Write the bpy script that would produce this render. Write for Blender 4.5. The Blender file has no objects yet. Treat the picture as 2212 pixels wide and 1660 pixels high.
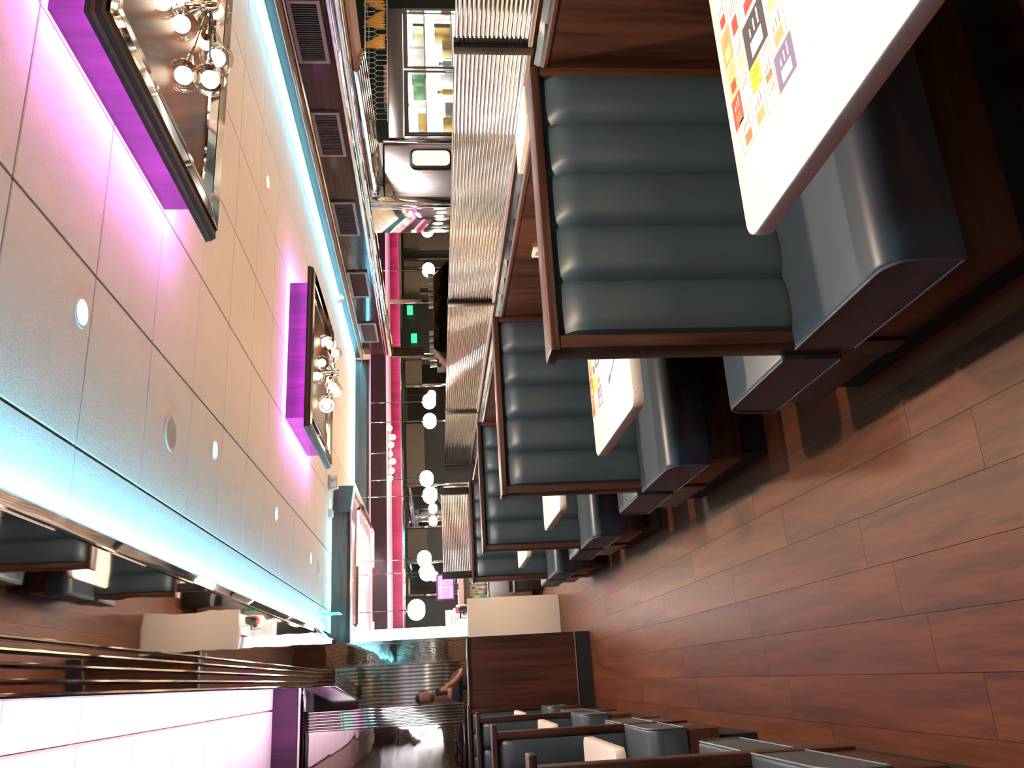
import bpy, bmesh, math, random
from mathutils import Vector, Matrix
random.seed(7)
S = bpy.context.scene
COL = S.collection
E = 1.65                                   # eye height above the floor
R = math.radians

# ------------------------------------------------------------------ camera
def make_camera():
    yaw, pit, rol = .3361, .0953, -.0252
    cy, sy, cp, sp = math.cos(yaw), math.sin(yaw), math.cos(pit), math.sin(pit)
    fw = Vector((sy*cp, cy*cp, -sp)); rt = Vector((cy, -sy, 0)); up = rt.cross(fw)
    c, s = math.cos(rol), math.sin(rol)
    rt, up = c*rt + s*up, -s*rt + c*up
    X, Y, Z = -up, rt, -fw                 # the phone was held on its side: image left is up
    m = Matrix(((X.x, Y.x, Z.x, 0), (X.y, Y.y, Z.y, 0), (X.z, Y.z, Z.z, E), (0, 0, 0, 1)))
    cd = bpy.data.cameras.new('camera'); cd.sensor_fit = 'HORIZONTAL'; cd.sensor_width = 36
    cd.lens = 36*1823.5/2212; cd.clip_start = .02; cd.clip_end = 100
    o = bpy.data.objects.new('camera', cd); o.matrix_world = m; COL.objects.link(o); S.camera = o
make_camera()

# ------------------------------------------------------------------ world, exposure
W = bpy.data.worlds.new('world'); S.world = W; W.use_nodes = True
W.node_tree.nodes['Background'].inputs[0].default_value = (.75, .7, .75, 1)
W.node_tree.nodes['Background'].inputs[1].default_value = .03
S.view_settings.view_transform = 'Standard'; S.view_settings.look = 'None'
S.view_settings.gamma = 1; S.view_settings.use_curve_mapping = False
S.view_settings.exposure = 0.85
S.cycles.use_denoising = True
S.cycles.use_adaptive_sampling = True; S.cycles.adaptive_threshold = .12
S.cycles.max_bounces = 6; S.cycles.diffuse_bounces = 3; S.cycles.glossy_bounces = 4; S.cycles.transmission_bounces = 5; S.cycles.transparent_max_bounces = 12
S.cycles.sample_clamp_indirect = 6
S.cycles.caustics_reflective = False; S.cycles.caustics_refractive = False

P_DOWN = 33; P_LED_M = 4.2; P_LED_C = 6.5; P_COVE = 6.5
MAG = (.80, .20, 1.0); CYA = (.15, .68, 1.0); WARM = (1.0, .76, .53); PINKW = (1.0, .70, 1.0)

# ------------------------------------------------------------------ materials
MATS = {}
def nt(name):
    m = bpy.data.materials.new(name); m.use_nodes = True
    return m, m.node_tree, m.node_tree.nodes['Principled BSDF']
def node(t, kind, **kw):
    n = t.nodes.new(kind)
    for k, v in kw.items(): setattr(n, k, v)
    return n
def setp(b, **kw):
    for k, v in kw.items(): b.inputs[k.replace('_', ' ')].default_value = v
def rgba(c): return (c[0], c[1], c[2], 1)
def coords(t, scale, rot=(0, 0, 0), rand=True):
    tc = node(t, 'ShaderNodeTexCoord'); mp = node(t, 'ShaderNodeMapping')
    mp.inputs['Scale'].default_value = scale
    if any(rot):
        m0 = node(t, 'ShaderNodeMapping'); m0.inputs['Rotation'].default_value = rot
        t.links.new(tc.outputs['Object'], m0.inputs['Vector']); t.links.new(m0.outputs['Vector'], mp.inputs['Vector'])
    else: t.links.new(tc.outputs['Object'], mp.inputs['Vector'])
    if rand:
        oi = node(t, 'ShaderNodeObjectInfo'); mu = node(t, 'ShaderNodeMath', operation='MULTIPLY'); mu.inputs[1].default_value = 37
        t.links.new(oi.outputs['Random'], mu.inputs[0]); t.links.new(mu.outputs[0], mp.inputs['Location'])
    return mp.outputs['Vector']
def bump(t, b, h, strength, dist=.01):
    bp = node(t, 'ShaderNodeBump'); bp.inputs['Strength'].default_value = strength; bp.inputs['Distance'].default_value = dist
    t.links.new(h, bp.inputs['Height']); t.links.new(bp.outputs['Normal'], b.inputs['Normal'])
def ramp(t, fac, stops):
    r = node(t, 'ShaderNodeValToRGB'); e = r.color_ramp.elements
    e[0].position, e[0].color = stops[0][0], rgba(stops[0][1]); e[1].position, e[1].color = stops[-1][0], rgba(stops[-1][1])
    for p, c in stops[1:-1]:
        x = e.new(p); x.color = rgba(c)
    t.links.new(fac, r.inputs['Fac']); return r.outputs['Color']
def noise(t, vec, scale, detail=4, rough=.55, dist=0):
    n = node(t, 'ShaderNodeTexNoise'); n.inputs['Scale'].default_value = scale; n.inputs['Detail'].default_value = detail
    n.inputs['Roughness'].default_value = rough; n.inputs['Distortion'].default_value = dist
    t.links.new(vec, n.inputs['Vector']); return n.outputs['Fac']

def m_plain(name, c, rough=.5, metal=0, **kw):
    if name in MATS: return MATS[name]
    m, t, b = nt(name); setp(b, Roughness=rough, Metallic=metal)
    v = coords(t, (1, 1, 1)); n = noise(t, v, 14, 3)
    col = ramp(t, n, [(.3, [x*.94 for x in c]), (.7, [min(1, x*1.05) for x in c])]); t.links.new(col, b.inputs['Base Color'])
    for k, x in kw.items(): b.inputs[k.replace('_', ' ')].default_value = x
    MATS[name] = m; return m
def m_wood(name, dark, light, grain=(1, 1, .06), rot=(0, 0, 0), scale=26, rough=.33, vary=0, spec=.4, con=.10):
    m, t, b = nt(name); v = coords(t, grain, rot)
    n1 = noise(t, v, scale, 5, .6, .4); n2 = noise(t, v, scale*.22, 2, .5)
    ad = node(t, 'ShaderNodeMath', operation='ADD'); t.links.new(n1, ad.inputs[0]); t.links.new(n2, ad.inputs[1])
    hf = node(t, 'ShaderNodeMath', operation='MULTIPLY'); hf.inputs[1].default_value = .5; t.links.new(ad.outputs[0], hf.inputs[0])
    mid = [(a+c)/2 for a, c in zip(dark, light)]
    col = ramp(t, hf.outputs[0], [(.5-con, dark), (.5, mid), (.5+con, light)])
    if vary:
        hs = node(t, 'ShaderNodeHueSaturation'); oi = node(t, 'ShaderNodeObjectInfo'); mr = node(t, 'ShaderNodeMapRange')
        mr.inputs['To Min'].default_value = 1-vary; mr.inputs['To Max'].default_value = 1+vary
        t.links.new(oi.outputs['Random'], mr.inputs['Value']); t.links.new(mr.outputs[0], hs.inputs['Value']); t.links.new(col, hs.inputs['Color']); col = hs.outputs['Color']
    t.links.new(col, b.inputs['Base Color']); setp(b, Roughness=rough, Specular_IOR_Level=spec)
    bump(t, b, n1, .06, .004); MATS[name] = m; return m
def m_metal(name, c=(.8, .8, .8), rough=.06, wav=0, wscale=3, stretch=(1, 1, 1)):
    m, t, b = nt(name); setp(b, Metallic=1, Roughness=rough); b.inputs['Base Color'].default_value = rgba(c)
    if wav:
        n = noise(t, coords(t, stretch, rand=False), wscale, 2, .4); bump(t, b, n, wav, .02)
    MATS[name] = m; return m
def m_emit(name, c, s):
    m, t, b = nt(name); setp(b, Roughness=.4); b.inputs['Base Color'].default_value = rgba([.8*x for x in c])
    b.inputs['Emission Color'].default_value = rgba(c); b.inputs['Emission Strength'].default_value = s
    MATS[name] = m; return m
def m_thinglass(name, tint=(1, 1, 1), gloss=1.0, ior=1.45):
    m = bpy.data.materials.new(name); m.use_nodes = True; t = m.node_tree; t.nodes.clear()
    o = node(t, 'ShaderNodeOutputMaterial'); mx = node(t, 'ShaderNodeMixShader'); tr = node(t, 'ShaderNodeBsdfTransparent'); g = node(t, 'ShaderNodeBsdfGlossy')
    fr = node(t, 'ShaderNodeFresnel'); fr.inputs['IOR'].default_value = ior; tr.inputs[0].default_value = rgba(tint); g.inputs['Roughness'].default_value = .03
    sc_ = node(t, 'ShaderNodeMath', operation='MULTIPLY'); sc_.inputs[1].default_value = gloss; t.links.new(fr.outputs[0], sc_.inputs[0]); t.links.new(sc_.outputs[0], mx.inputs[0]); t.links.new(tr.outputs[0], mx.inputs[1]); t.links.new(g.outputs[0], mx.inputs[2]); t.links.new(mx.outputs[0], o.inputs[0])
    MATS[name] = m; return m
def m_glass(name, c=(1, 1, 1), rough=.04, ior=1.45):
    m, t, b = nt(name); setp(b, Roughness=rough, IOR=ior); b.inputs['Base Color'].default_value = rgba(c); b.inputs['Transmission Weight'].default_value = 1
    MATS[name] = m; return m
def m_vinyl(name, c):
    m, t, b = nt(name); v = coords(t, (1, 1, 1)); n = noise(t, v, 5, 2)
    col = ramp(t, n, [(.3, [x*.93 for x in c]), (.7, [x*1.06 for x in c])]); t.links.new(col, b.inputs['Base Color'])
    setp(b, Roughness=.4, Specular_IOR_Level=.5); n2 = noise(t, v, 420, 2); bump(t, b, n2, .12, .001); MATS[name] = m; return m
def m_stucco(name, c):
    m, t, b = nt(name); v = coords(t, (1, 1, 1))
    n = noise(t, v, 9, 4); col = ramp(t, n, [(.3, [x*.95 for x in c]), (.7, c)]); t.links.new(col, b.inputs['Base Color']); setp(b, Roughness=.85)
    n2 = noise(t, v, 60, 6, .7); vr = noise(t, v, 6, 5, .7, 2.5)
    p = node(t, 'ShaderNodeMath', operation='PINGPONG'); p.inputs[1].default_value = .06; t.links.new(vr, p.inputs[0])
    a = node(t, 'ShaderNodeMath', operation='MULTIPLY_ADD'); a.inputs[1].default_value = .35; t.links.new(n2, a.inputs[0]); t.links.new(p.outputs[0], a.inputs[2])
    bump(t, b, a.outputs[0], .9, .008); MATS[name] = m; return m

WOOD = m_wood('dark_wood', (.026, .009, .0055), (.088, .031, .017))
WOODH = m_wood('dark_wood_lengthwise', (.026, .009, .0055), (.088, .031, .017), grain=(.06, 1, 1))
WOODY = m_wood('dark_wood_depthwise', (.026, .009, .0055), (.088, .031, .017), grain=(1, .06, 1))
WOODG = m_wood('glossy_soffit_wood', (.024, .007, .007), (.070, .020, .020), grain=(1, .06, 1), rough=.12, spec=.22)
PANELW = m_wood('walnut_veneer', (.010, .003, .001), (.13, .036, .010), grain=(1, .05, 1), rot=(0, 0, R(38)), scale=20, rough=.45, spec=.10)
BOXW = m_wood('plum_laminate', (.045, .008, .042), (.088, .016, .072), grain=(1, 1, .06), scale=20)
FLOORM = m_wood('floor_plank_wood', (.042, .0120, .0050), (.118, .0375, .0140), grain=(1, .07, 1), scale=34, rough=.40, vary=.03, spec=.2, con=.14)
GAP = m_plain('floor_gap', (.045, .016, .008), .8)
VINYL = m_vinyl('slate_vinyl', (.040, .062, .076))
VINYL2 = m_vinyl('slate_vinyl_seat', (.050, .070, .088))
PIPE = m_plain('piping_vinyl', (.11, .13, .15), .35)
KICK = m_plain('kick_black', (.008, .008, .009), .6)
QUARTZ = None
def m_quartz():
    m, t, b = nt('quartz'); v = coords(t, (1, 1, 1)); n = noise(t, v, 170, 2, .6)
    col = ramp(t, n, [(.28, (.52, .45, .40)), (.36, (.80, .74, .69)), (.75, (.83, .77, .72))]); t.links.new(col, b.inputs['Base Color']); setp(b, Roughness=.3); MATS['quartz'] = m; return m
QUARTZ = m_quartz()
TILE = m_stucco('ceiling_stucco', (.80, .75, .69))
JOINT = m_plain('ceiling_joint', (.40, .30, .22), .9)
CHROME = m_metal('chrome', (.82, .81, .78), .05)
MIRROR = m_metal('polished_steel_sheet', (.74, .71, .69), .025, .10, 2.2, (1.6, .5, 1))
MIRRORP = m_metal('mirror_panel', (.80, .78, .75), .02)
MIRRORW = m_metal('wavy_mirror', (.78, .76, .72), .02, .05, 3, (1, 1, 2))
STEEL = m_metal('brushed_steel', (.62, .59, .60), .28, .05, 60, (1, 1, .03))
DARKM = m_plain('dark_bronze', (.022, .018, .016), .35, .4)
ALU = m_plain('aluminium_rail', (.55, .48, .48), .3, .8)
REED = m_glass('reeded_glass', (.95, .97, .98), .05)
CLEAR = m_thinglass('clear_globe', (.96, .94, .92), .45, ior=1.35)
PANE = m_thinglass('clear_pane', (.95, .97, .97))
BULB = m_emit('bulb', (1, .84, .64), 8)
GLOBE = m_emit('opal_globe', (1, .90, .72), 22)
LENS = m_emit('downlight_lens', (1, .88, .66), 25)
WHITE = m_plain('white_paint', (.78, .76, .74), .5)
OFFW = m_plain('off_white_plastic', (.62, .58, .54), .45)
GREYF = m_plain('grey_shade_fabric', (.21, .20, .185), .9)
TEXW = m_plain('grey_textured_wall', (.26, .26, .24), .9)
DARKG = m_plain('dark_green_wall', (.025, .035, .033), .4)
BLACKP = m_plain('black_plastic', (.012, .012, .013), .4)
BEIGE = m_plain('tan_laminate', (.42, .20, .10), .5)

# ------------------------------------------------------------------ mesh helpers
class MB:
    def __init__(s): s.bm = bmesh.new()
    def box(s, x0, x1, y0, y1, z0, z1, bev=0, seg=2):
        r = bmesh.ops.create_cube(s.bm, size=1)
        for v in r['verts']:
            v.co = Vector((x0+(v.co.x+.5)*(x1-x0), y0+(v.co.y+.5)*(y1-y0), z0+(v.co.z+.5)*(z1-z0)))
        if bev:
            ed = list({e for v in r['verts'] for e in v.link_edges})
            bmesh.ops.bevel(s.bm, geom=ed, offset=bev, segments=seg, profile=.5, affect='EDGES')
        return s
    def prism(s, pts, d0, d1, axis='z', bev=0):
        """polygon pts (2-D) extruded along axis from d0 to d1"""
        def P(a, b, d): return {'z': (a, b, d), 'y': (a, d, b), 'x': (d, a, b)}[axis]
        lo = [s.bm.verts.new(P(a, b, d0)) for a, b in pts]; hi = [s.bm.verts.new(P(a, b, d1)) for a, b in pts]
        n = len(pts); fs = [s.bm.faces.new(lo[::-1]), s.bm.faces.new(hi)]
        for i in range(n): fs.append(s.bm.faces.new((lo[i], lo[(i+1) % n], hi[(i+1) % n], hi[i])))
        bmesh.ops.recalc_face_normals(s.bm, faces=fs)
        if bev:
            bmesh.ops.bevel(s.bm, geom=list({e for f in fs[:2] for e in f.edges}), offset=bev, segments=2, profile=.5, affect='EDGES')
        return s
    def tube(s, pts, r, n=8, closed=False, caps=True):
        pts = [Vector(p) for p in pts]; rs = r if isinstance(r, (list, tuple)) else [r]*len(pts)
        rings = []; prev = None
        for i, p in enumerate(pts):
            a = pts[i-1] if i or closed else p; b = pts[(i+1) % len(pts)] if i < len(pts)-1 or closed else p
            d = (b-a).normalized()
            ref = prev if prev else (Vector((0, 0, 1)) if abs(d.z) < .9 else Vector((1, 0, 0)))
            u = (ref - d*ref.dot(d)).normalized(); prev = u; w = d.cross(u)
            rings.append([s.bm.verts.new(p + (u*math.cos(2*math.pi*k/n)+w*math.sin(2*math.pi*k/n))*rs[i]) for k in range(n)])
        m = len(rings)
        for i in range(m if closed else m-1):
            A, Bq = rings[i], rings[(i+1) % m]
            for k in range(n): s.bm.faces.new((A[k], A[(k+1) % n], Bq[(k+1) % n], Bq[k]))
        if caps and not closed:
            s.bm.faces.new(rings[0][::-1]); s.bm.faces.new(rings[-1])
        return s
    def lathe(s, prof, n=20, c=(0, 0, 0), axis='z'):
        """prof: list of (radius, height)"""
        rings = []
        for r, h in prof:
            ring = []
            for k in range(n):
                a = 2*math.pi*k/n; x, y = r*math.cos(a), r*math.sin(a)
                p = {'z': (x, y, h), 'y': (x, h, y), 'x': (h, x, y)}[axis]
                ring.append(s.bm.verts.new(Vector(c)+Vector(p)))
            rings.append(ring)
        fs = []
        for A, Bq in zip(rings, rings[1:]):
            for k in range(n): fs.append(s.bm.faces.new((A[k], A[(k+1) % n], Bq[(k+1) % n], Bq[k])))
        fs.append(s.bm.faces.new(rings[0][::-1])); fs.append(s.bm.faces.new(rings[-1]))
        bmesh.ops.recalc_face_normals(s.bm, faces=fs); return s
    def sphere(s, c, r, n=16, sc=(1, 1, 1)):
        q = bmesh.ops.create_uvsphere(s.bm, u_segments=n, v_segments=max(6, n//2), radius=r)
        for v in q['verts']: v.co = Vector((v.co.x*sc[0], v.co.y*sc[1], v.co.z*sc[2]))+Vector(c)
        return s
    def grid(s, fn, nu, nv):
        V = [[s.bm.verts.new(fn(i/nu, j/nv)) for j in range(nv+1)] for i in range(nu+1)]
        for i in range(nu):
            for j in range(nv): s.bm.faces.new((V[i][j], V[i+1][j], V[i+1][j+1], V[i][j+1]))
        return s
    def mesh(s, name, mat, smooth=30):
        me = bpy.data.meshes.new(name); s.bm.to_mesh(me); s.bm.free()
        if smooth:
            for p in me.polygons: p.use_smooth = True
            me.set_sharp_from_angle(angle=R(smooth))
        if mat: me.materials.append(mat)
        return me
    def obj(s, name, mat, parent=None, smooth=30): return link(name, s.mesh(name, mat, smooth), parent)
def link(name, me, parent=None):
    o = bpy.data.objects.new(name, me); COL.objects.link(o)
    if parent: o.parent = parent
    return o
def tag(o, label, cat, group=None):
    o['label'] = label; o['category'] = cat
    if group: o['group'] = group
    return o
def struct(o): o['kind'] = 'structure'; return o
def thing(name, label, cat, loc=(0, 0, 0), rz=0, group=None):
    o = bpy.data.objects.new(name, None); o.empty_display_size = .1; o.location = loc; o.rotation_euler.z = rz; COL.objects.link(o)
    return tag(o, label, cat, group)
def dup(root, loc, label, rz=0, group=None):
    def cp(o, par):
        c = o.copy(); COL.objects.link(c); c.parent = par
        for ch in KIDS.get(o, []): cp(ch, c)
        return c
    kids = {}
    for o in bpy.data.objects:
        if o.parent: kids.setdefault(o.parent, []).append(o)
    global KIDS; KIDS = kids
    r = cp(root, None); r.location = loc; r.rotation_euler.z = rz; r['label'] = label
    if group: r['group'] = group
    return r
KIDS = {}
def area(name, parent, loc, sx, sy, direction, color, power):
    l = bpy.data.lights.new(name, 'AREA'); l.shape = 'RECTANGLE'; l.size = sx; l.size_y = sy; l.color = color; l.energy = power
    o = bpy.data.objects.new(name, l); COL.objects.link(o); o.location = loc
    o.rotation_mode = 'QUATERNION'; o.rotation_quaternion = Vector(direction).to_track_quat('-Z', 'Y')
    if parent: o.parent = parent
    return o
def strip(name, parent, a, b, width, direction, color, power_per_m):
    """LED strip from a to b emitting towards direction"""
    a, b = Vector(a), Vector(b); L = (b-a).length; xax = (b-a).normalized(); z = -Vector(direction).normalized(); y = z.cross(xax)
    l = bpy.data.lights.new(name, 'AREA'); l.shape = 'RECTANGLE'; l.size = L; l.size_y = width; l.color = color; l.energy = power_per_m*L
    o = bpy.data.objects.new(name, l); COL.objects.link(o); c = (a+b)/2
    o.matrix_world = Matrix(((xax.x, y.x, z.x, c.x), (xax.y, y.y, z.y, c.y), (xax.z, y.z, z.z, c.z), (0, 0, 0, 1)))
    if parent: o.parent = parent
    return o

# ================================================================== THE ROOM
# floor: base slab, planks laid one by one along the aisle
fl = struct(MB().box(-2.6, 12, -4.6, 18.2, -.12, -.008).obj('floor', GAP))
PW, PLN = .1925, 1.53
pm = MB().box(-PW/2+.0009, PW/2-.0009, -PLN/2+.0009, PLN/2-.0009, -.008, 0).mesh('plank', FLOORM, 0)
pend = {}
for i in range(-2, 6):
    xc = -.256+PW*(i+.5)
    off = {0: 2.59, 1: 2.83, 2: 2.98, 3: 3.17, -1: 2.2, -2: 1.7, 4: 2.35, 5: 2.7}[i]
    y = off-PLN*2
    while y < 12.6:
        o = link('plank', pm, fl); o.location = (xc, y+PLN/2, 0); y += PLN
xr = -.256+PW*6
# flooring away from the aisle: same boards, out of sight from the aisle
MB().box(xr, 2.05, -4.6, 12.6, -.008, 0).obj('far_boards', FLOORM, fl, 0)
MB().box(xr, 2.05, 12.6, 18.2, -.008, 0).obj('far_boards', FLOORM, fl, 0)
MB().box(2.05, 12, -4.6, 18.2, -.008, 0).obj('pale_bounce_floor', m_plain('pale_bounce_floor', (.74, .57, .40), .5), fl, 0)  # unseen floor made pale to bounce light up to the ceiling
MB().box(-2.6, -.256-2*PW, -4.6, 18.2, -.008, 0).obj('side_boards', FLOORM, fl, 0)

# main ceiling with stuccoed panels
TZ = E+1.2
ce = struct(MB().box(.1, 9.9, -4.6, 17.8, TZ+.012, TZ+.12).obj('ceiling', JOINT))
T = .6399; x0t, y0t = .1786, 2.8748
tm = MB().box(-T/2+.005, T/2-.005, -T/2+.005, T/2-.005, 0, .012, .003, 1).mesh('ceiling_panel', TILE)
for i in range(8):
    for k in range(-5, 16):
        o = link('ceiling_panel', tm, ce); o.location = (x0t+T*(i+.5), y0t+T*(k+.5), TZ)
fm = MB().box(5.3, 9.9, -4.6, 17.8, TZ, TZ+.012).obj('plain_panel', TILE, ce)
MB().box(2.36, 5.3, 12.85, 17.8, TZ, TZ+.012).obj('plain_panel', TILE, ce)

# outer walls
struct(MB().box(-2.62, -1.45, -4.7, 9.62, 0, 3.4).obj('wall_left', WOOD))
wb = struct(MB().box(-1.5, 12, -4.7, -4.58, 0, 3.4).obj('wall_back', WOOD))
mb = MB()
for k in range(90): mb.box(-1.45+.05*k, -1.405+.05*k, -4.58, -4.555, .9, 2.75, .01, 2)
mb.obj('fluted_steel', CHROME, wb)['kind'] = 'stuff'
struct(MB().box(9.9, 10.05, -4.6, 17.8, 0, 3.4).obj('wall_right', TEXW))
wf = struct(MB().box(.2, 10, 17.5, 17.65, 0, 3.4).obj('wall_far', DARKG))
struct(MB().box(-1.45, -.30, 9.62, 17.6, 0, 3.4).obj('wall_far_left', TEXW))

# ---- raised light cove over the left booths
cv = struct(MB().box(-1.46, .30, -4.6, 9.5, E+1.69, E+1.75).obj('ceiling', JOINT)); 
TC = .765
tcm = MB().box(-TC/2+.008, TC/2-.008, -TC/2+.008, TC/2-.008, 0, .03, .003, 1).mesh('cove_panel', TILE)
for i in range(2):
    for k in range(-9, 8):
        o = link('ceiling_panel', tcm, cv); o.location = (-.18+TC*(.5-i), 3.6+TC*(k+.5), E+1.66)
tr = struct(MB().box(-1.46, .03, 9.20, 9.32, E+1.40, E+1.665).obj('trim_1', BOXW))             # wood fascia closing the cove
MB().box(-1.46, .03, 9.185, 9.20, E+1.385, E+1.405).obj('metal_edge', CHROME, tr)

# ---- polished steel soffit between cove and ceiling
so = struct(MB().box(.02, .475, -4.5, 9.5, E+1.08, E+1.10).obj('trim_2', MIRROR))
MB().prism([(.475, E+1.08), (.525, E+1.098), (.535, E+1.108), (.535, E+1.118), (.475, E+1.118)], -4.5, 9.5, 'y').obj('bevelled_edge', MIRROR, so, 20)
MB().box(.470, .477, -4.5, 9.5, E+1.072, E+1.08).obj('rib', CHROME, so)
for xr_ in (.165, .135, .10, .06, .025):
    MB().tube([(xr_, -4.5, E+1.077), (xr_, 9.5, E+1.077)], .008, 8).obj('rib', CHROME, so)
MB().box(.02, .03, -4.5, 9.5, E+1.10, E+1.42).obj('cove_side', BOXW, so)
strip('soffit_blue_led', so, (.50, -4.3, E+1.122), (.50, 9.4, E+1.122), .02, (.35, 0, 1), CYA, P_LED_C*1.25)
strip('cove_led', so, (-.01, 0.6, E+1.12), (-.01, 9.1, E+1.12), .03, (-.5, 0, 1), PINKW, P_COVE)

# ---- mirrored end wall of the left aisle (wood dado, chrome ledge, mirror panels)
we = struct(MB().box(-1.46, .44, 9.53, 9.62, 0, E+1.70).obj('wall_end', BLACKP))
MB().box(-1.46, .42, 9.50, 9.53, .17, E-.32).obj('dado_panel', WOOD, we)
MB().box(-1.46, .425, 9.495, 9.53, 0, .165).obj('kick_board', KICK, we)
MB().box(-1.46, .43, 9.488, 9.53, .163, .173).obj('metal_strip', ALU, we)
MB().box(-1.46, .435, 9.47, 9.53, E-.32, E-.298, .006).obj('chrome_ledge', CHROME, we)
MB().box(-1.46, .435, 9.49, 9.53, E-.298, E-.25).obj('chrome_band', MIRRORW, we)
def bowed(x0, x1, z0, z1, xc, Rr):
    def f(u, v):
        x, z = x0+(x1-x0)*u, z0+(z1-z0)*v
        return Vector((x, 9.525-.03+((x-xc)**2+(z-E)**2)/(-2*Rr), z))
    return MB().grid(f, 24, 30)
bowed(-.215, .20, E-.25, E+1.40, .17, 24).obj('mirror_panel', MIRRORP, we, 180)
MB().box(.20, .225, 9.45, 9.53, E-.25, E+1.40).obj('chrome_mullion', CHROME, we)
MB().box(.225, .43, 9.505, 9.53, E-.25, E+1.08).obj('mirror_panel', MIRRORW, we)
for k in range(7):                                                    # fluted pilaster
    MB().lathe([(.0135, E-.25), (.0135, E+1.40)], 10, (-.229-.029*k, 9.49, 0)).obj('chrome_flute', CHROME, we)
MB().box(-.44, -.215, 9.495, 9.53, E-.25, E+1.40).obj('pilaster_back', MIRRORP, we)
MB().box(-1.46, -.44, 9.505, 9.53, E-.25, E+1.40).obj('mirror_panel', MIRRORW, we)
MB().box(.415, .445, 9.46, 9.53, E-.30, E+1.08).obj('chrome_corner', CHROME, we)
MB().box(-1.46, .435, 9.44, 9.53, E+1.40, E+1.42).obj('chrome_head', CHROME, we)

# ---- low walnut wall behind the right-hand booths
lw = struct(MB().box(1.97, 2.005, -2.0, 8.85, 0, E-.425).obj('wall_low', WOOD))
MB().box(1.966, 2.010, -2.0, 8.86, E-.425, E-.410, .003).obj('wall_cap', WOODY, lw)

# ---- right-hand soffit: blue-lit fascia, wood face with air grilles, chrome bullnose
XS = 5.0
sf = struct(MB().box(XS, XS+.06, -4.5, 12.85, E+1.10, E+1.2).obj('trim_3', WOODY))
MB().box(XS-.11, XS+.06, -4.5, 12.85, E+1.092, E+1.102, .002).obj('led_lip', ALU, sf)
strip('fascia_blue_led', sf, (XS-.09, -4.3, E+1.105), (XS-.09, 12.75, E+1.105), .02, (-.55, 0, 1), CYA, P_LED_C*1.25)
MB().box(XS+.0, XS+.15, -4.5, 12.85, E+1.085, E+1.092).obj('soffit_underside', BEIGE, sf)
WX = 5.06
MB().box(WX, WX+.03, -4.5, 12.85, E+.74, E+1.09).obj('soffit_face', WOODG, sf)
MB().box(WX-.012, WX+.02, -4.5, 12.85, E+1.062, E+1.075).obj('chrome_bead', CHROME, sf)
MB().box(WX-.03, WX+.02, -4.5, 12.85, E+.685, E+.74, .004).obj('chrome_band', CHROME, sf)
MB().tube([(WX+.0, -4.5, E+.645), (WX+.0, 12.85, E+.645)], .042, 14).obj('chrome_bullnose', MIRROR, sf)
MB().box(WX-.005, WX+.5, -4.5, 8.0, E+.565, E+.60).obj('wood_rail', BEIGE, sf)
MB().box(WX+.02, WX+.06, -4.5, 12.85, E+.60, E+.70).obj('chrome_back', MIRROR, sf)
MB().box(WX+.03, WX+.55, -4.5, 12.85, E+1.05, E+1.09).obj('soffit_top', DARKM, sf)

# air grilles on the soffit face: frame plus louvres
slat = None
def grille(y0, y1, label):
    g = thing('air_grille', label, 'vent', (WX-.003, (y0+y1)/2, E+.79), 0, 'air grilles on the soffit')
    h = (y1-y0)/2
    MB().box(-.02, .004, -h, h, 0, .03).box(-.02, .004, -h, h, .23, .26).box(-.02, .004, -h, -h+.035, .03, .23).box(-.02, .004, h-.035, h, .03, .23).obj('frame', M_GRILLE, g)
    MB().box(.0, .003, -h+.03, h-.03, .02, .24).obj('backing', BLACKP, g)
    global slat
    if slat is None: slat = MB().box(-.015, .001, -.002, .002, .028, .232).mesh('louvre', M_GRILLE, 0)
    n = 26
    for i in range(n):
        o = link('louvre', slat, g); o.location = (0, -h+.045+(2*h-.09)*i/(n-1), 0); o.rotation_euler.z = R(25)
M_GRILLE = m_plain('painted_grille', (.22, .13, .12), .4, .3)
for y0, y1, lb in ((3.75, 4.45, 'brown air grille on the soffit, right above the banana shelf side'), (5.29, 6.0, 'largest brown louvred air grille on the soffit, nearest the camera'), (6.66, 7.36, 'second brown louvred air grille along the soffit, above the kitchen door'),
                  (8.22, 8.96, 'third brown louvred air grille along the soffit, half behind a fallen sign shadow'), (9.91, 10.66, 'fourth brown louvred air grille, nearest the small dome camera'), (11.56, 12.29, 'fifth and smallest brown air grille at the far end of the soffit')):
    if y0 > 5: grille(y0, y1, lb.replace(', half behind a fallen sign shadow', ' in the middle of the row'))

# ---- far beams: dark wood fascia closing the main ceiling
def beam(name, pts, z0, z1, t=.06):
    b = None
    for i in range(len(pts)-1):
        (ax, ay), (bx, by) = pts[i], pts[i+1]; d = Vector((bx-ax, by-ay, 0)).normalized(); n = Vector((-d.y, d.x, 0))*t
        mb = MB().prism([(ax, ay), (bx, by), (bx+n.x, by+n.y), (ax+n.x, ay+n.y)], z0, z1)
        if b is None: b = struct(mb.obj(name, WOODH))
        else: mb.obj('fascia_board', WOODH, b)
        MB().prism([(ax-n.x*.6, ay-n.y*.6), (bx-n.x*.6, by-n.y*.6), (bx+n.x, by+n.y), (ax+n.x, ay+n.y)], z0-.012, z0).obj('led_lip', ALU, b)
    return b
bm_ = beam('trim_4', [(.46, 10.05), (1.95, 10.0), (2.36, 10.42), (2.36, 12.8), (4.95, 12.8)], E+.985, E+1.2)
strip('far_blue_led', bm_, (.55, 9.99, E+1.0), (1.9, 9.96, E+1.0), .02, (0, -.4, 1), CYA, P_LED_C)
strip('far_blue_led', bm_, (2.4, 12.75, E+1.0), (4.85, 12.75, E+1.0), .02, (0, -.4, 1), CYA, P_LED_C)
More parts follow.
